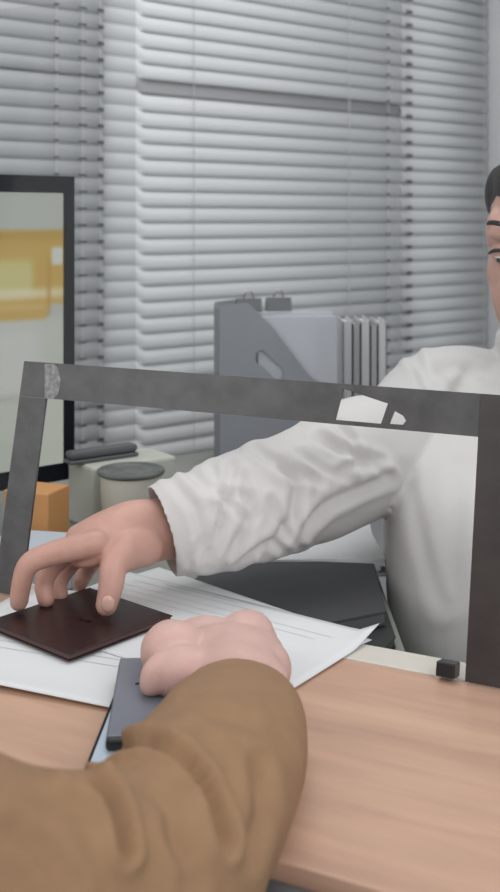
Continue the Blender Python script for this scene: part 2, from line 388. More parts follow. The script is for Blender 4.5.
gap = [[SP(x, y) for x, y in ((48, 364.5), (57, 364.5), (61, 368), (64, 380), (62, 393), (57, 399.5), (48, 398))]]
vm = SP(250, 395)[1]
obj('border_strip', plate([[(uL0, vT1), (uR1, vT1), (uR1, vT0), (uL0, vT0)]] + holes, .0025, .0055), M['tape'], shield)
obj('border_strip', plate([[(uL0, .001), (uL1, .001), (uL1, vT1 - .0002), (uL0, vT1 - .0002)]], .0025, .0055), M['tape'], shield)
o = obj('border_strip', plate([[(uR1 + .0002, .001), (uR0, .001), (uR0, vT0), (uR1 + .0002, vT0)]], .0025, .0055), M['tape_shaded'], shield)
o['label'] = 'upright border strip, its weaker reflection put into a darker colour'
bub = bmesh.new(); bub.faces.new([bub.verts.new((x, y, .0057)) for x, y in gap[0]])
M['bubble'] = mat('worn_strip_patch', (0.22, 0.225, 0.23), 0.5, noise_s=200, noise_a=0.4)
obj('worn_patch', bub, M['bubble'], shield)
u_, v_ = SP(449, 680)
obj('panel_clip', bx((u_ - .008, .0022, -.004), (u_ + .0075, .0135, .012), .001), M['black'], shield)

# ------------------------------------------------------------------ clerk's desk
DT = CT - .026
dl = [PZ(-120, 586, CT), PZ(470, 662, CT)]
def cnt(u, v): p = CO + d * u + nn * v; return (p.x, p.y)
a0 = cnt(-0.62, 0.0375)
xr = .142; tt_ = (xr - CO.x - nn.x * 0.0375) / d.x; a1 = cnt(tt_, 0.0375)
desk = thing('office_desk', 'grey green office desk behind the wooden counter', 'desk')
desk.location = (a1[0], a1[1], 0)
def off(poly): return [(x - a1[0], y - a1[1]) for x, y in poly]
obj('desktop', prism(off([a0, a1, (xr, 2.02), (-0.45, 1.62), (-0.55, 1.54)]), DT - .026, DT, .001), M['desk'], desk)
obj('side_panel', prism(off([(xr - .025, a1[1] + .03), (xr - .005, a1[1] + .03), (xr - .005, 1.95), (xr - .025, 1.95)]), 0, DT - .0265), M['desk'], desk)
obj('side_panel', prism(off([(-.44, 1.29), (-.42, 1.29), (-.42, 1.6), (-.44, 1.6)]), 0, DT - .0265), M['desk'], desk)

# ------------------------------------------------------------------ sheets of paper
def sheet(label, c0, e1, L, W, z, curl=None, lines=(), m='paper', group=None, side=-1):
    """c0 corner, e1 direction of the long edge; W to the right (near) side"""
    e1 = Vector((*e1, 0)).normalized(); e2 = Vector((e1.y, -e1.x, 0)) * (1 if side < 0 else -1)
    bm = bmesh.new(); nx, ny = 30, 22; g = []
    for i in range(nx + 1):
        r_ = []
        for j in range(ny + 1):
            p = Vector((c0[0], c0[1], z)) + e1 * L * i / nx + e2 * W * j / ny
            if curl: p.z += curl(i / nx, j / ny)
            r_.append(p)
        g.append(r_)
    c = g[0][0].copy()
    top = [[bm.verts.new(p - c) for p in r_] for r_ in g]; bot = [[bm.verts.new(p - c - Vector((0, 0, .0003))) for p in r_] for r_ in g]
    for i in range(nx):
        for j in range(ny):
            bm.faces.new((top[i][j], top[i][j + 1], top[i + 1][j + 1], top[i + 1][j])).smooth = True
            bm.faces.new((bot[i][j], bot[i + 1][j], bot[i + 1][j + 1], bot[i][j + 1])).smooth = True
    for i in range(nx): 
        bm.faces.new((top[i][0], top[i + 1][0], bot[i + 1][0], bot[i][0])); bm.faces.new((top[i][ny], bot[i][ny], bot[i + 1][ny], top[i + 1][ny]))
    for j in range(ny):
        bm.faces.new((top[0][j], bot[0][j], bot[0][j + 1], top[0][j + 1])); bm.faces.new((top[nx][j], top[nx][j + 1], bot[nx][j + 1], bot[nx][j]))
    o = obj('paper_sheet', bm, M[m]); o.location = c; tag(o, label, 'paper', group)
    if lines:
        for (s0, t0, s1, t1, wd) in lines:
            lb = bmesh.new()
            N_ = 10
            for q in range(N_):
                vv = []
                for s, k in ((q / N_, -1), ((q + 1) / N_, -1), ((q + 1) / N_, 1), (q / N_, 1)):
                    a = s0 + (s1 - s0) * s; b_ = t0 + (t1 - t0) * s
                    if abs(s1 - s0) > abs(t1 - t0): b_ += k * wd
                    else: a += k * wd
                    p = e1 * L * a + e2 * W * b_ + Vector((0, 0, .0003 + (curl(a, b_) if curl else 0)))
                    vv.append(lb.verts.new(p))
                lb.faces.new(vv)
            bmesh.ops.remove_doubles(lb, verts=lb.verts[:], dist=1e-5); obj('printed_line', lb, M['ink'], o)
    return o
random.seed(3)
ln = [(.08, .10, .62, .10, .0022), (.08, .18, .9, .18, .0016), (.08, .25, .86, .25, .0016), (.08, .32, .7, .32, .0016), (.2, .05, .5, .05, .003)]
lines_b = [(.12 + .02 * (i % 3), .16 + .062 * i, .52 + .3 * random.random(), .16 + .062 * i, .0018) for i in (0, 1, 3, 7, 8)]
sA = PZ(128, 574, CT); sB = PZ(378, 637, CT)
def curlA(s, t): return .010 * max(0, s - .93) / .07 * max(0, 1 - t / .25)
def curlB(s, t): return 0.004 * math.exp(-((1 - t) / .10) ** 2) * max(0, 1 - abs(s - .35) * 1.5)
pB = PZ(105, 711, CT); pA = PZ(-20, 688, CT); e1 = (pB - pA); e1.z = 0; e1.normalize()
cB = pB - e1 * .205; e2 = Vector((-e1.y, e1.x, 0))
z0 = CT + .0016
sheet('white printed sheet on the left of the wooden counter, under the maroon passport', (cB + e2 * .21)[:2], e1[:2], .297, .21, z0, curlB, lines_b, group=None)
eA = (sB - sA); eA.z = 0
sheet('white form reaching through the opening onto the desk, pointed right corner curling up', sA[:2], eA[:2], .297, .17, z0 + .0009, curlA, ln)
eC = Vector((eA.x, eA.y, 0)).normalized(); eC.rotate(Matrix.Rotation(R(-9), 3, 'Z'))
cC = PZ(372, 642, CT) - eC * .285
sheet('white sheet slid under the form, its edge showing beside the clenched hand', cC[:2], eC[:2], .285, .075, z0 + .0004)

# ------------------------------------------------------------------ passport
zp = z0 + .0022
pn = PZ(69, 662, zp); pr = PZ(163, 620, zp); ex = (pr - pn); ex.z = 0; ex.normalize(); ey = Vector((-ex.y, ex.x, 0))
pl = PZ(-2, 626, zp); ey = (ey * 1.0 + (pl - pn).normalized() * 1.0); ey.z = 0; ey.normalize(); ex = Vector((ey.y, -ey.x, 0))
ps = thing('passport', 'dark maroon passport pinned under the clerk\'s fingers', 'passport', loc=pn, rz=math.atan2(ex.y, ex.x))
PL, PW = .120, .115
obj('cover', bx((0, 0, 0), (PL, PW, .0011), .0005), M['passport'], ps)
obj('pages', bx((.0012, .0012, .00115), (PL - .0012, PW - .001, .0048), .0004), mat('page_edge', (.10, .055, .05), .8), ps)
obj('cover', bx((0, 0, .0049), (PL, PW, .0061), .0005), M['passport'], ps)
em = bmesh.new()
for i in range(28):
    a = 2 * math.pi * i / 28; a2 = 2 * math.pi * (i + .8) / 28
    em.faces.new([em.verts.new((.060 + r_ * math.cos(q), .052 + r_ * math.sin(q), .00625)) for r_, q in ((.014, a), (.014, a2), (.0155, a2), (.0155, a))])
for k in (-1, 1): em.faces.new([em.verts.new((.060 + x, .052 + y, .00625)) for x, y in ((-.002, -.008), (.002, -.008), (.007 * k, .006), (.004 * k, .008))])
obj('embossed_crest', em, M['gold'], ps)
ZP = zp + .0061                                                         # top of the passport

# ------------------------------------------------------------------ clerk's desk things
def quadbox(pts, z0, z1, bev=.002):
    c = sum((Vector(p) for p in pts), Vector()) / 4
    return prism([(p.x - c.x, p.y - c.y) for p in pts], 0, z1 - z0, bev), c
def folder(label, pts, z, th, m_top, m_in):
    c = sum((Vector((*p, 0)) for p in pts), Vector()) / len(pts); q = [(p[0] - c.x, p[1] - c.y) for p in pts]
    fo = thing('leather_folder', label, 'folder', loc=(c.x, c.y, z))
    obj('bottom_cover', prism(q, 0, .0022, .0008), m_top, fo)
    obj('inner_pages', prism([(x * .985, y * .985) for x, y in q], .0023, th - .0023), m_in, fo)
    obj('top_cover', prism(q, th - .0022, th, .0008), m_top, fo)
def rect(c, e, L, W):
    e = Vector(e).normalized(); f = Vector((-e.y, e.x)); c = Vector(c)
    return [tuple(c), tuple(c + e * L), tuple(c + e * L + f * W), tuple(c + f * W)]
folder('flat black folder, lower of the two on the desk, edge showing past the paper corner', rect((.136, .921), (d.x, d.y), -.27, .21)[::-1] if False else [(-.105, 1.043), (.112, .962), (.134, 1.01), (.134, 1.15), (-.05, 1.20)] , DT + .0005, .011, M['folder_black'], M['black'])
folder('charcoal folder on top of the black one, below the white sleeve', [(-.060, 1.062), (.045, .992), (.128, 1.035), (.1335, 1.18), (-.03, 1.20)], DT + .0122, .0135, M['folder_char'], M['dkgrey'])
# ream of papers behind it, on a beige folder
def boxrot(name, label, cat, c, rz, size, m, bev=.001, parent=None):
    o = obj(name, bx((-size[0] / 2, -size[1] / 2, 0), (size[0] / 2, size[1] / 2, size[2]), bev), m, parent); o.location = c; o.rotation_euler = (0, 0, rz)
    if not parent: tag(o, label, cat)
    return o
pc = PD(300, 556, 1.19)
boxrot('document_folder', 'flat beige card folder beneath the stack of white paper', 'folder', (.058, 1.30, DT + .0005), R(-3), (.145, .20, .006), M['beige'])
random.seed(5)
st = thing('paper_stack', 'stack of loose white paper behind the black folder', 'paper', loc=(.058, 1.30, DT + .0075))
for i in range(5):
    o = obj('sheet', bx((-.085 + random.uniform(-.004, .004), -.115 + .004 * random.random(), i * .0042), (.085 + random.uniform(-.003, .003), .10, i * .0042 + .004), .0005), M['paper'], st)
    o.rotation_euler = (0, 0, R(random.uniform(-3, 3)))

# monitor
mdir = U.copy()
mc = PD(73, 177, 1.45); mb = PD(69, 478, 1.45)
MW, MH = .53, mc.z - mb.z
mo = thing('computer_monitor', 'black framed computer monitor showing a yellow and pale grey picture', 'monitor',
           loc=(mc.x - mdir.x * MW / 2, mc.y - mdir.y * MW / 2, DT + .0005), rz=math.atan2(mdir.y, mdir.x))
bz = mb.z - DT
obj('housing', bx((-MW / 2, 0, bz), (MW / 2, .022, bz + MH), .004), M['bezel'], mo)
sw = MW - .030; z_lo, z_hi = bz + .022, bz + MH - .022
fr = bmesh.new()
for lo, hi in (((-MW / 2, -.004, bz), (-sw / 2, -.0005, bz + MH)), ((sw / 2, -.004, bz), (MW / 2, -.0005, bz + MH)), ((-sw / 2, -.004, bz), (sw / 2, -.0005, z_lo)), ((-sw / 2, -.004, z_hi), (sw / 2, -.0005, bz + MH))): bx(lo, hi, bm=fr)
obj('bezel', fr, M['bezel'], mo)
def lin(c): return tuple(((x / 255) / 12.92 if x < 10 else (((x / 255) + .055) / 1.055) ** 2.4) for x in c)
def soft(v, a, b, s): return max(0, min(1, (v - a) / s + .5)) * max(0, min(1, (b - v) / s + .5))
def screen_col(x, y):        # x px 0..65 (negative further left), y px 190..470 as on the screen
    base = (172, 176, 166) if y > 320 else (164, 168, 160)
    c = list(base)
    def mixin(col, k):
        for i in range(3): c[i] = c[i] * (1 - k) + col[i] * k
    mixin((178, 146, 66), soft(y, 233, 322 - (15 if x > 42 else 0), 5) * soft(x, -90, 80, 4))
    mixin((160, 128, 50), soft(y, 233, 243, 6) * .6 * soft(x, -90, 80, 4))
    mixin((186, 184, 128), soft(y, 262, 300, 10) * soft(x, -60, 24, 8) * .8)
    mixin((190, 192, 184), soft(y, 250, 268, 4) * soft(x, 49, 64, 4))
    mixin((204, 196, 168), soft(y, 291, 301, 5) * soft(x, -90, 80, 5) * .75)
    mixin((164, 124, 44), soft(y, 262, 318, 6) * soft(x, 43, 48, 3) * .7)
    mixin((196, 168, 120), soft(y, 306, 312, 5) * .6 * soft(x, -20, 40, 6))
    mixin((186, 186, 182), soft(y, 330, 400, 22) * soft(x, -70, 32, 20) * .8)
    mixin((150, 152, 148), soft(y, 396, 402, 8) * soft(x, -70, 14, 12) * .7)
    return c
sb = bmesh.new(); NX, NZ = 150, 110; colr = sb.loops.layers.float_color.new('picture'); grid = []
for i in range(NX + 1):
    grid.append([sb.verts.new((-sw / 2 + sw * i / NX, -.0008, z_lo + (z_hi - z_lo) * j / NZ)) for j in range(NZ + 1)])
inv = math.atan2(mdir.y, mdir.x)
for i in range(NX):
    for j in range(NZ):
        f = sb.faces.new((grid[i][j], grid[i + 1][j], grid[i + 1][j + 1], grid[i][j + 1]))
        for lp in f.loops:
            fx = (lp.vert.co.x + sw / 2) / sw; fz = (lp.vert.co.z - z_lo) / (z_hi - z_lo)
            cc = lin(screen_col(65 - (1 - fx) * 460, 470 - fz * 275)); lp[colr] = (*cc, 1)
scm = bpy.data.materials.new('screen_picture'); scm.use_nodes = True; nt = scm.node_tree; b = nt.nodes['Principled BSDF']
at = nt.nodes.new('ShaderNodeVertexColor'); at.layer_name = 'picture'
b.inputs['Base Color'].default_value = (.02, .02, .02, 1); b.inputs['Roughness'].default_value = .3; b.inputs['Emission Strength'].default_value = .80
nt.links.new(at.outputs['Color'], b.inputs['Emission Color'])
obj('screen', sb, scm, mo)
obj('stand_neck', bx((-.035, .024, .006), (.035, .040, bz + .15), .003), M['dkgrey'], mo)
obj('stand_foot', bx((-.13, -.01, 0), (.13, .13, .006), .002), M['dkgrey'], mo)

# pale box with grey bar, cup, orange box, blue card
g = PD(78, 520, 1.47)
boxrot('storage_box', 'pale green desk box behind the clerk\'s hand', 'box', (-.168, 1.450, DT + .0005), R(36), (.125, .07, .081), M['pale_box'], .004)
stp = thing('stapler', 'dark grey stapler lying on top of the pale green box', 'stapler', loc=(-.194, 1.435, DT + .082), rz=R(36))
obj('base', bx((-.05, -.012, 0), (.05, .012, .005), .002), M['dkgrey'], stp)
obj('arm', bx((-.048, -.010, .0055), (.05, .010, .016), .004), M['dkgrey'], stp)
cz = DT + .0005; cupc = PZ(131, 468, .846)
cup = thing('lidded_cup', 'squat beige cup with a dark grey lid beside the clerk\'s knuckles', 'cup', loc=(cupc.x, cupc.y, cz))
obj('cup_body', lathe([(.032, 0), (.034, .002), (.0375, .083), (.0372, .0845)]), M['cup'], cup, True)
obj('lid', lathe([(.0375, .0848), (.0405, .0855), (.0415, .088), (.040, .0905), (.0375, .091), (.036, .0895), (.012, .0895), (.010, .091), (.004, .091)]), M['lid'], cup, True)
boxrot('carton', 'small orange carton below the corner of the monitor', 'box', (-.252, 1.30, DT + .0005), R(-20), (.060, .05, .078), M['orange'], .002)
boxrot('card_pad', 'pale blue card pad in front of the orange carton', 'pad', (-.232, 1.215, DT + .0005), R(-12), (.10, .07, .040), M['blue_card'], .001)

# magazine file with papers, clips, folders
HX = PD(220, 306, 1.75)
mf = thing('magazine_file', 'grey magazine file with a slanted side holding white papers', 'file holder', loc=(HX.x, 1.75, DT + .0005), rz=R(8))
sc = 1.75 / F; h = HX.z - DT
def side(y0, y1):
    poly = [(0, 0), (0, h - .004), (.004, h), (.045, h + .004), (.085, h - .036), (.145, h - .115), (.195, h - .15), (.20, h - .155), (.20, 0)]
    n = plate([poly, [(.0800 + .0125 * math.cos(a) * 1.0 + .018 * (1 if math.cos(a) > 0 else -1) * .6 - (0), h - .096 + .0125 * math.sin(a) - .012 * (1 if math.cos(a) > 0 else -1)) for a in [2 * math.pi * k / 24 + .01 for k in range(24)]]], 0, y1 - y0)
    n.transform(Matrix.Translation((0, y1, 0)) @ Matrix.Rotation(R(90), 4, 'X')); return n
obj('side_panel', side(0, .003), M['grey'], mf)
obj('side_panel', side(.087, .090), M['grey'], mf)
obj('spine', bx((0, .0032, 0), (.003, .0868, h - .006)), M['grey'], mf)
obj('base', bx((.0032, .0032, 0), (.1968, .0868, .003)), M['grey'], mf)
obj('front_lip', bx((.197, .0032, 0), (.2, .0868, h - .156)), M['grey'], mf)
pt = PD(300, 316, 1.78)
for i, (x0, x1, top, yy) in enumerate(((.062, .192, pt.z - DT + .002, .010), (.05, .188, pt.z - DT - .002, .030), (.066, .194, pt.z - DT + .004, .048), (.058, .19, pt.z - DT, .066))):
    o = boxrot('paper_bundle', ('nearest', 'second', 'third', 'farthest')[i] + ' bundle of white papers standing in the grey magazine file', 'paper', (0, 0, 0), R(8), (x1 - x0, .012, top - .006), M['paper_blue'], .0008)
    o.location = mf.matrix_basis @ Vector(((x0 + x1) / 2, yy, .0035)) if False else (Matrix.Translation(mf.location) @ Matrix.Rotation(R(8), 4, 'Z') @ Vector(((x0 + x1) / 2, yy + .004, .0035)))
mfm = Matrix.Translation(mf.location) @ Matrix.Rotation(R(8), 4, 'Z')
for i, (x, y, s) in enumerate(((.052, .030, 1), (.104, .045, 1))):
    c = thing('binder_clip', ('left' if i == 0 else 'right') + ' one of two dark binder clips at the top of the grey magazine file', 'clip', 'binder clips on the magazine file papers')
    c.location = mfm @ Vector((x, y + .014, h - .014)); c.rotation_euler = (0, 0, R(8))
    n = bmesh.new(); pv = [(-.009, 0), (.009, 0), (.003, .022), (-.003, .022)]
    pv = [(1.4 * x, z) for x, z in pv]; n = prism(pv, -.021, .021, .0008); bmesh.ops.transform(n, matrix=Matrix.Rotation(R(90), 4, 'Y') @ Matrix.Rotation(R(90), 4, 'Z'), verts=n.verts[:])
    obj('clip_body', n, M['dkgrey'], c)
    for sgn in (-1, 1):
        hd = bmesh.new(); pts = [((-.008), 0, .021), (-.005, .006 * sgn, .032), (.005, .006 * sgn, .032), (.008, 0, .021)]
        hd = limb([(Vector(p), .0012, .0012) for p in pts], n=4, seg=8); obj('wire_handle', hd, M['metal'], c, True)
x0 = PD(343, 322, 1.86)
for i, (wd, m_, hh) in enumerate(((.016, 'folder_white', 0), (.013, 'folder_grey', -.004), (.016, 'folder_white', .001), (.012, 'folder_grey', -.006), (.015, 'folder_white', -.002))):
    xx = x0.x + sum((.0165, .0135, .0165, .0125, .0155)[:i]) + wd / 2
    nm = ('white card folder right beside the grey magazine file', 'grey card folder between the first two white ones', 'white card folder in the middle of the standing row', 'grey card folder second from the right of the standing row', 'white card folder at the right end of the standing row')[i]
    fo_ = thing('card_folder', nm, 'folder', 'card folders standing beside the magazine file', loc=(xx, 1.86, DT + .0005))
    Hh = x0.z - DT + hh
    bmf = bmesh.new(); bx((-wd / 2, 0, 0), (-wd / 2 + .0015, .12, Hh), bm=bmf); bx((wd / 2 - .0015, 0, 0), (wd / 2, .12, Hh), bm=bmf); bx((-wd / 2, 0, 0), (wd / 2, .0015, Hh), bm=bmf)
    obj('cover', bmf, M[m_], fo_); obj('sheets', bx((-wd / 2 + .002, .002, 0), (wd / 2 - .002, .118, Hh - .006)), M['paper'], fo_)

# ------------------------------------------------------------------ people
def finger(pts, r0, r1, n=5):
    k = len(pts); return limb([(p, r0 + (r1 - r0) * i / (k - 1), (r0 + (r1 - r0) * i / (k - 1)) * .95) for i, p in enumerate(pts)], n=n, seg=14)
def head_parts(mt):
    """local head: face towards -Y, up Z, centre between the ears; returns closed volumes"""
    P = []
    def E(c, r, rx=0): P.append(ell(c, r, Matrix.Rotation(R(rx), 3, 'X')))
    E((0, .012, .032), (.073, .092, .082)); E((0, -.028, -.005), (.063, .062, .085)); E((0, -.038, -.056), (.047, .048, .043), 10)
    E((0, -.064, -.086), (.026, .021, .021)); E((0, -.082, .030), (.048, .014, .012))                   # chin, brow
    for s in (-1, 1):
        E((s * .038, -.056, -.020), (.023, .022, .030)); E((s * .047, -.030, -.058), (.014, .035, .030), 30)
        E((s * .074, .008, -.002), (.006, .017, .030), -10); E((s * .078, .014, .006), (.008, .012, .020), -10)     # ear
        E((s * .030, -.058, -.044), (.027, .025, .034))
        E((s * .044, -.050, .026), (.0155, .026, .030))
        E((s * .010, -.100, -.030), (.008, .009, .007))
        E((s * .032, -.080, .008), (.0145, .0125, .0115))
    P.append(limb([(Vector((0, -.088, .022)), .0065, .008), (Vector((0, -.099, .0)), .0075, .009), (Vector((0, -.108, -.024)), .0095, .009)], up=(0, -1, 0), n=4, seg=12))
    E((0, -.092, -.054), (.022, .011, .006)); E((0, -.090, -.063), (.018, .011, .006))
    for p in P: bmesh.ops.transform(p, matrix=mt, verts=p.verts[:])
    return P
def face_bits(mt, root):
    for s in (-1, 1):
        e_ = ell((s * .032, -.0822, .006), (.0118, .0098, .0062)); bmesh.ops.transform(e_, matrix=mt, verts=e_.verts[:]); obj('eye', e_, M['white_eye'], root, True)
        e_ = ell((s * .032, -.0886, .002), (.0050, .0030, .0046)); bmesh.ops.transform(e_, matrix=mt, verts=e_.verts[:]); obj('iris', e_, M['iris'], root, True)
        l_ = limb([(Vector((s * .017, -.089, .0075)), .0010, .0010), (Vector((s * .026, -.0945, .0130)), .0019, .0016), (Vector((s * .037, -.0930, .0125)), .0022, .0018), (Vector((s * .0485, -.080, .0065)), .0010, .0010)], up=(0, -1, 0), n=5, seg=8)
        bmesh.ops.transform(l_, matrix=mt, verts=l_.verts[:]); obj('eyelashes', l_, M['hair'], root, True)
        l_ = limb([(Vector((s * .013, -.0940, .038)), .0022, .0018), (Vector((s * .030, -.0930, .043)), .0030, .0022), (Vector((s * .044, -.0820, .042)), .0026, .0020), (Vector((s * .053, -.067, .037)), .001, .001)], up=(0, -1, 0), n=5, seg=10)
        bmesh.ops.transform(l_, matrix=mt, verts=l_.verts[:]); obj('eyebrow', l_, M['hair'], root, True)
def paint_lips(me, mt, ms):
    inv = mt.inverted()
    for m_ in ms: me.materials.append(m_)
    for p in me.polygons:
        c = inv @ p.center
        if abs(c.x) < .023 and c.y < -.088 and (c.x / .023) ** 2 + ((c.z + .0585) / .0095) ** 2 < 1: p.material_index = 1
def hair_mesh(mt, bun=True):
    P = []
    def E(c, r, rx=0): P.append(ell(c, r, Matrix.Rotation(R(rx), 3, 'X')))
    E((0, .024, .044), (.080, .090, .082)); E((0, .040, .0), (.077, .068, .08))
    E((0, -.012, .082), (.062, .060, .036), 20)
    for s in (-1, 1): E((s * .060, .004, .060), (.019, .034, .036))
    if bun: E((0, .118, .05), (.036, .032, .036))
    for p in P: bmesh.ops.transform(p, matrix=mt, verts=p.verts[:])
    me = fuse(P, .003, 6); return me

# ---- clerk
pers = thing('person', 'seated clerk in a white blouse reaching through the opening to hold the passport', 'person', loc=(0, 0, 0))
HC = Vector((.3520, 1.27, 1.118))
hm = Matrix.Translation(HC) @ Matrix.Rotation(R(-34), 4, 'Z') @ Matrix.Rotation(R(10), 4, 'X')
sh_r, el_r, wr_r = Vector((.232, 1.33, .935)), Vector((.150, 1.21, .893)), PD(152, 532, 1.065)
parts = head_parts(hm)
parts.append(limb([(HC + Vector((.004, .03, -.03)), .050, .052), (Vector((.366, 1.31, 1.03)), .045, .048), (Vector((.370, 1.33, .97)), .05, .045)], up=(0, -1, 0)))
parts.append(limb([(Vector((.375, 1.40, .53)), .12, .09), (Vector((.36, 1.34, .70)), .11, .08), (Vector((.35, 1.29, .86)), .125, .085), (Vector((.36, 1.32, .94)), .09, .055)], up=(0, -1, 0)))
parts.append(limb([(Vector((.345, 1.33, .925)), .05, .05), (sh_r, .042, .042), (el_r.lerp(sh_r, .5), .040, .040), (el_r, .036, .036), (el_r.lerp(wr_r, .5) , .034, .034), (wr_r, .022, .030)], n=8))
sh_l, el_l, wr_l = Vector((.505, 1.33, .915)), Vector((.585, 1.27, .68)), Vector((.50, 1.07, .64))
parts.append(limb([(Vector((.37, 1.33, .92)), .05, .05), (sh_l, .042, .042), (el_l, .036, .036), (wr_l, .025, .028)], n=8))
# right hand
def J(px, py, D): return PD(px, py, D)
Wr = J(153, 530, 1.065); 
hand = [limb([(J(178, 528, 1.075), .026, .031), (Wr, .024, .030), (J(130, 530, 1.05), .024, .0285), (J(103, 539, 1.035), .030, .0215), (J(80, 546, 1.03), .029, .0145)], up=(-.1, -.36, .93), n=6, seg=24)]
# thenar swelling and thumb, on the side of the palm nearest the camera
hand.append(limb([(J(146, 545, 1.045), .018, .020), (J(128, 551, 1.02), .0165, .019), (J(116, 562, 1.005), .0135, .0145)], n=5, seg=16))
hand.append(finger([J(126, 548, 1.015), J(114, 565, 1.000), J(111, 586, .992), J(106.5, 605, .988)], .0145, .0105))
hand.append(finger([J(96, 543, 1.012), J(74, 548, 1.003), J(48, 555, 1.000), J(29, 564, .998), J(22, 582, 1.000), J(19, 602, 1.003)], .0135, .0088))
hand.append(finger([J(96, 538, 1.035), J(76, 548, 1.035), J(56, 562, 1.033), J(47, 574, 1.03), J(44, 586, 1.028), J(46, 599, 1.022)], .0125, .0085))
hand.append(finger([J(102, 536, 1.058), J(86, 548, 1.062), J(70, 564, 1.062), J(62, 575, 1.058), J(58, 585, 1.052), J(60, 595, 1.046)], .0120, .0082))
hand.append(finger([J(112, 538, 1.075), J(102, 552, 1.082), J(90, 566, 1.085), J(84, 576, 1.082), J(80, 584, 1.075)], .0105, .0078))
# left hand in the lap
lw = wr_l; hand.append(limb([(lw, .026, .02), (lw + Vector((-.03, -.05, -.01)), .036, .016), (lw + Vector((-.05, -.08, -.015)), .034, .013)], n=4))
for k in range(4):
    b0 = lw + Vector((-.05 + .018 * (k - 1.5), -.08 + .008 * (k - 1.5), -.015)); hand.append(finger([b0, b0 + Vector((-.015, -.035, -.006)), b0 + Vector((-.022, -.055, -.022))], .009, .007))
hand.append(finger([lw + Vector((-.03, -.02, 0)), lw + Vector((-.06, -.04, -.004)), lw + Vector((-.08, -.07, -.008))], .011, .009))
parts += hand
body = fuse(parts, .0022, 5, .5); paint_lips(body, hm, [M['skin'], M['lips']])
obj('body', body, M['skin'], pers)
face_bits(hm, pers)
obj('hair', hair_mesh(hm), M['hair'], pers, True)
# thumb nail
tn = ell(J(108, 604, .9785), (.0062, .0028, .0075)); obj('nail', tn, M['nail'], pers, True)
# blouse
cuff = J(160, 532, 1.068)
def torso(rows, A, B, e=2.6, seg=44):
    bm = bmesh.new(); rings = []
    for c, a, b in [(Vector(q[:3]), q[3], q[4]) for q in catmull([[*c, a, b] for c, a, b in rows], 8)]:
        rg = []
        for k in range(seg):
            t = 2 * math.pi * k / seg; x, y = math.cos(t), math.sin(t)
            rg.append(bm.verts.new(c + A * a * math.copysign(abs(x) ** (2 / e), x) + B * b * math.copysign(abs(y) ** (2 / e), y)))
        rings.append(rg)
    for x, y in zip(rings, rings[1:]):
        for k in range(seg): bm.faces.new((x[k], x[(k + 1) % seg], y[(k + 1) % seg], y[k]))
    bm.faces.new(rings[0][::-1]); bm.faces.new(rings[-1]); bmesh.ops.recalc_face_normals(bm, faces=bm.faces[:]); return bm
TA, TB = Vector((.992, -.128, 0)), Vector((.128, .992, 0))
bl = [torso([(Vector(c) - TB * k, a, b) for c, a, b, k in (((.345, 1.270, .650), .130, .120, .035), ((.340, 1.265, .668), .156, .142, .035), ((.337, 1.262, .70), .170, .152, .035), ((.334, 1.255, .76), .176, .156, .035), ((.334, 1.255, .83), .177, .150, .035), ((.338, 1.262, .875), .172, .135, .03), ((.352, 1.29, .922), .155, .115, .01), ((.366, 1.325, .957), .110, .085, 0), ((.372, 1.335, .985), .062, .060, 0))], TA, TB, 4.4)]
bl.append(limb([(Vector((.33, 1.33, .92)), .058, .058), (sh_r + Vector((.01, 0, .0)), .060, .062), (el_r.lerp(sh_r, .5) + Vector((.0, 0, -.004)), .060, .060), (el_r + Vector((0, 0, .002)), .053, .062), (J(354, 462, 1.175), .056, .068), (J(318, 482, 1.145), .054, .0625), (J(262, 501, 1.11), .053, .058), (J(210, 518, 1.085), .050, .052), (J(180, 525, 1.075), .044, .0485), (cuff, .040, .0465)], n=9, seg=32, cavity=.035))
bl.append(limb([(Vector((.38, 1.33, .915)), .058, .058), (sh_l, .058, .058), (el_l, .052, .052), (wr_l + (el_l - wr_l) * .15, .038, .038)], n=8, seg=28, cavity=.03))
NC = Vector((.368, 1.325, 0)); cr = []
for k in range(13):                         # collar folded round the neck, open in front
    q = R(-60 + 300 * k / 12); cr.append((NC + Vector((math.cos(q) * .066, math.sin(q) * .062, .992 + .012 * math.sin(q) - (.03 if k in (0, 12) else 0))), .006, .022 if k not in (0, 12) else .028))
bl.append(limb(cr, up=(0, 0, 1), n=4, seg=12))
blm = fuse(bl, .0032, 6)
fl_ = [([(170, 478), (196, 510), (204, 552)], 5, .0045), ([(205, 560), (222, 520), (232, 470)], 5, .006), ([(232, 548), (252, 515), (243, 482)], 5, .005), ([(265, 548), (290, 520), (296, 486), (285, 468)], 6, .006), ([(255, 452), (280, 472), (318, 480)], 5, .005),
       ([(300, 530), (326, 505), (360, 488), (388, 478)], 6, .007), ([(318, 440), (345, 452), (380, 462)], 5, .006), ([(335, 425), (352, 440), (362, 470)], 5, .006), ([(185, 470), (215, 492), (250, 500)], 5, .003),
       ([(405, 470), (420, 540), (440, 610)], 8, .0018), ([(340, 470), (362, 462), (386, 474)], 4, .005), ([(212, 470), (226, 500), (246, 520)], 4, .0045), ([(270, 500), (284, 530), (300, 545)], 4, .0045), ([(190, 560), (206, 536), (210, 505)], 4, .004), ([(300, 455), (322, 470), (352, 480)], 4, .004), ([(236, 560), (262, 540), (284, 546)], 4, .004), ([(458, 470), (454, 540), (448, 600)], 10, .002), ([(430, 372), (462, 366), (495, 378)], 7, .004), ([(470, 370), (455, 392), (448, 420)], 6, .004), ([(414, 356), (424, 380), (440, 400)], 6, .005)]
folds(blm, fl_, [(9, .005), (20, .0025)])
obj('blouse', blm, M['blouse'], pers)
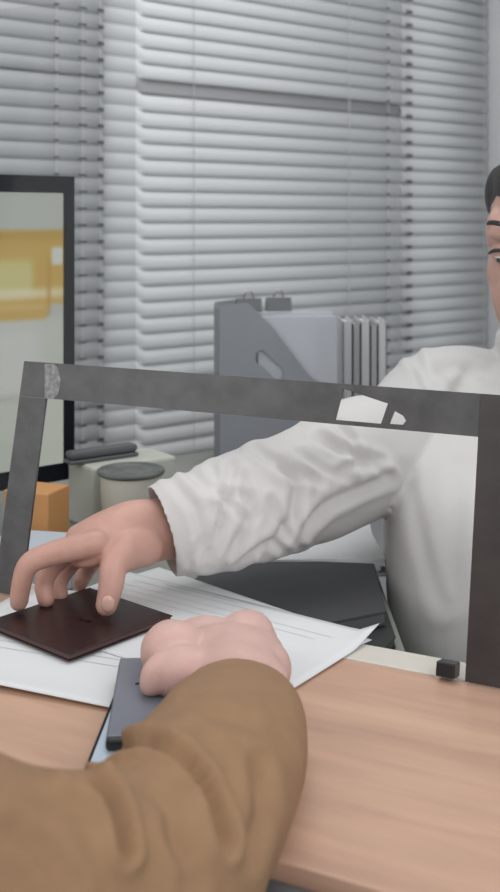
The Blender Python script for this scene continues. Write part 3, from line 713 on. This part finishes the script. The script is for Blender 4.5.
# trousers and shoes
def legs(hip, fwd, side_v, foot_z=0, m='trousers', root=None, seat=.47):
    P = []
    for s in (-1, 1):
        h0 = hip + side_v * .085 * s; kn = h0 + fwd * .42 + side_v * .02 * s; kn.z = seat + .04; an = kn + fwd * .02; an.z = .11
        P.append(limb([(h0, .085, .08), (kn, .062, .062), (kn + Vector((0, 0, -.06)) + fwd * .01, .058, .058), (an, .048, .048)], up=(0.01, 0.02, 1), n=8))
        sh = limb([(Vector((an.x, an.y, .055)) - fwd * .03, .038, .045), (Vector((an.x, an.y, .045)) + fwd * .06, .042, .038), (Vector((an.x, an.y, .03)) + fwd * .15, .04, .025)], n=5)
        obj('shoe', sh, M['shoe'], root, True)
    P.append(ell(hip + Vector((0, -.02 * fwd.y if False else 0, .05)), (.155, .125, .13)))
    obj('trousers', fuse(P, .007, 4), M[m], root, True)
fwd = Vector((-.10, -1, 0)).normalized(); sv = Vector((1, -.10, 0)).normalized()
legs(Vector((.37, 1.42, .55)), fwd, sv, root=pers)

# ---- customer
cust = thing('person', 'customer in a brown jacket, seen from behind, holding a grey phone', 'person')
E_ = PD(110, 912, .560); Wc = PD(236, 676, .80); SHc = Vector((-.30, .36, .975))
def K(px, py, D): return PD(px, py, D)
jk = [limb([(SHc + Vector((-.10, .0, .01)), .07, .08), (SHc, .070, .068), (SHc.lerp(E_, .45) + Vector((0, .01, -.008)), .066, .068), (E_.lerp(SHc, .2) + Vector((0, .0, -.004)), .060, .057), (E_ + Vector((.012, .02, 0)), .059, .058),
            (K(176, 836, .620), .0570, .054), (K(216, 772, .685), .0565, .050), (K(234, 730, .74), .0510, .0435), (K(241, 708, .772), .0440, .0365)], n=10, seg=36, cavity=.02)]
TC = Vector((-.50, .34, 0))
jk.append(limb([(TC + Vector((0, -.05, .50)), .17, .12), (TC + Vector((0, -.03, .70)), .185, .13), (TC + Vector((0, 0, .90)), .19, .12), (TC + Vector((0, .0, .99)), .15, .09), (TC + Vector((0, .01, 1.04)), .08, .065)], up=(0, -1, 0), n=8, seg=32))
sl, el2, wl = Vector((-.70, .36, .975)), Vector((-.76, .42, .74)), Vector((-.60, .60, .84))
jk.append(limb([(sl + Vector((.1, 0, 0)), .07, .07), (sl, .07, .07), (el2, .06, .06), (wl, .042, .042)], n=8, seg=28, cavity=.02))
jm = fuse(jk, .0032, 6)
jf = [([(92, 768), (118, 752), (150, 746), (178, 756), (200, 780), (214, 812), (222, 850)], 7, .010), ([(66, 776), (88, 784), (106, 800), (118, 824), (124, 856)], 7, .013), ([(150, 790), (172, 812), (180, 850)], 10, .004), ([(168, 830), (186, 860), (190, 890)], 10, .003), ([(15, 830), (45, 850), (70, 885)], 12, .003), ([(245, 860), (262, 810), (258, 765)], 10, .004), ([(190, 700), (215, 716), (250, 722)], 8, .002)]
folds(jm, jf, [(7, .003), (19, .001)])
obj('jacket', jm, M['jacket'], cust)
HC2 = Vector((-.50, .42, 1.25)); hm2 = Matrix.Translation(HC2) @ Matrix.Rotation(R(180 - 10), 4, 'Z') @ Matrix.Rotation(R(8), 4, 'X')
cp = head_parts(hm2)
cp.append(limb([(HC2 + Vector((0, -.02, -.04)), .055, .055), (TC + Vector((0, .02, 1.09)), .055, .058), (TC + Vector((0, .0, .98)), .07, .06)], up=(0, -1, 0)))
cp.append(limb([(TC + Vector((0, -.05, .55)), .12, .09), (TC + Vector((0, 0, .80)), .13, .09), (TC + Vector((0, 0, .98)), .10, .07)], up=(0, -1, 0)))
cp.append(limb([(TC + Vector((.05, 0, .95)), .05, .05), (SHc, .045, .045), (E_, .038, .038), (Wc.lerp(E_, .4), .036, .034), (K(240, 694, .785), .033, .026), (K(238, 676, .815), .036, .027), (K(231, 660, .845), .043, .027), (K(226, 650, .868), .043, .022)], n=8, seg=24))
cp.append(limb([(TC + Vector((-.05, 0, .95)), .05, .05), (sl, .045, .045), (el2, .038, .038), (wl, .028, .024), (wl + Vector((.04, .06, -.015)), .036, .02), (wl + Vector((.06, .09, -.02)), .034, .016)], n=8, seg=24))
for k in range(4):
    b0 = wl + Vector((.06 + .018 * (k - 1.5), .09 - .008 * (k - 1.5), -.02)); cp.append(finger([b0, b0 + Vector((.015, .035, -.006)), b0 + Vector((.02, .05, -.018))], .009, .0075))
cp.append(finger([wl + Vector((.045, .02, -.01)), wl + Vector((.08, .045, -.018)), wl + Vector((.09, .07, -.022))], .011, .009))
# closed right hand: knuckles away from the viewer, fingers curled down and under
kn = [(186, 640, .880), (208, 636, .885), (240, 629, .89), (262, 638, .88)]
cp.append(ell(K(174, 650, .838), (.026, .022, .022))); cp.append(ell(K(206, 641, .872), (.030, .022, .019))); cp.append(ell(K(182, 672, .815), (.024, .022, .020))); cp.append(ell(K(247, 634, .870), (.022, .03, .017))); cp.append(ell(K(268, 668, .83), (.018, .03, .018)))
for i, (x, y, D) in enumerate(kn):
    if i == 0: continue
    p = K(x, y, D); r0 = (.0125, .0125, .0135, .0125)[i]
    cp.append(finger([K(x, y + 18, D - .03), p, p + Vector((0.002, .020, -.012)), p + Vector((-.002, .018, -.030)), p + Vector((-.008, -.004, -.036)), p + Vector((-.012, -.018, -.032))], r0, .009))
cp.append(finger([K(205, 655, .86), K(190, 640, .87), K(170, 634, .865), K(158, 641, .855), K(153, 656, .845), K(158, 668, .84)], .0135, .0095))      # index
cp.append(limb([(K(222, 672, .815), .018, .016), (K(196, 668, .815), .017, .015), (K(176, 664, .815), .013, .012)], n=4, seg=16))
cp.append(finger([K(190, 665, .815), K(168, 664, .812), K(155, 672, .808), K(151, 684, .806)], .0125, .0095))    # thumb, closing on the phone
cb = fuse(cp, .0024, 5, .5); paint_lips(cb, hm2, [M['skin2'], M['lips']])
obj('body', cb, M['skin2'], cust)
face_bits(hm2, cust)
obj('hair', hair_mesh(hm2, False), M['hair'], cust, True)
legs(Vector((-.48, .26, .55)), Vector((.03, 1, 0)).normalized() * .55, Vector((1, 0, 0)), root=cust)
# stools under both people
for lbl, x, y in (('round grey stool under the seated clerk', .37, 1.44), ('round grey stool under the customer in brown', -.48, .25)):
    s = thing('stool', lbl, 'stool', loc=(x, y, 0))
    obj('seat', lathe([(.15, .405), (.17, .415), (.175, .43), (.17, .447), (.15, .452)]), M['dkgrey'], s, True)
    obj('pedestal', lathe([(.17, 0), (.17, .008), (.03, .02), (.022, .05), (.022, .404)]), M['metal'], s, True)

# ------------------------------------------------------------------ phones
zf = CT + .0008
a = PZ(84, 767, CT + .009); b_ = PZ(110, 702, CT + .009); pd = (b_ - a); pd.z = 0; pd.normalize()
ph = thing('smartphone', 'pale blue screened smartphone lying under the grey one beside the brown sleeve', 'phone', loc=(a.x, a.y, zf + .0022), rz=math.atan2(pd.y, pd.x) - math.pi / 2)
obj('phone_body', bx((0, 0, 0), (.070, .142, .0062), .0025, seg=3), M['bezel'], ph)
obj('screen', bx((.003, .003, .0060), (.067, .139, .0066), .0002), M['phone_screen'], ph)
a = PZ(105, 738, CT + .02); b_ = PZ(119, 658, CT + .02); pd = (b_ - a); pd.z = 0; pd.normalize()
p2 = thing('smartphone', 'slate grey smartphone held face down in the customer\'s hand', 'phone', loc=(a.x, a.y, zf + .0092), rz=math.atan2(pd.y, pd.x) - math.pi / 2)
obj('phone_body', bx((0, 0, 0), (.072, .138, .0085), .0030, seg=3), M['black'], p2)
obj('back_cover', bx((.0008, .004, .0075), (.0712, .1372, .0095), .0012), M['phone_case'], p2)
lg = limb([(Vector((.016, .086, .0096)), .0012, .0004), (Vector((.032, .086 + .012, .0096)), .0012, .0004)], n=3, seg=8)
obj('back_mark', lg, M['bezel'], p2)
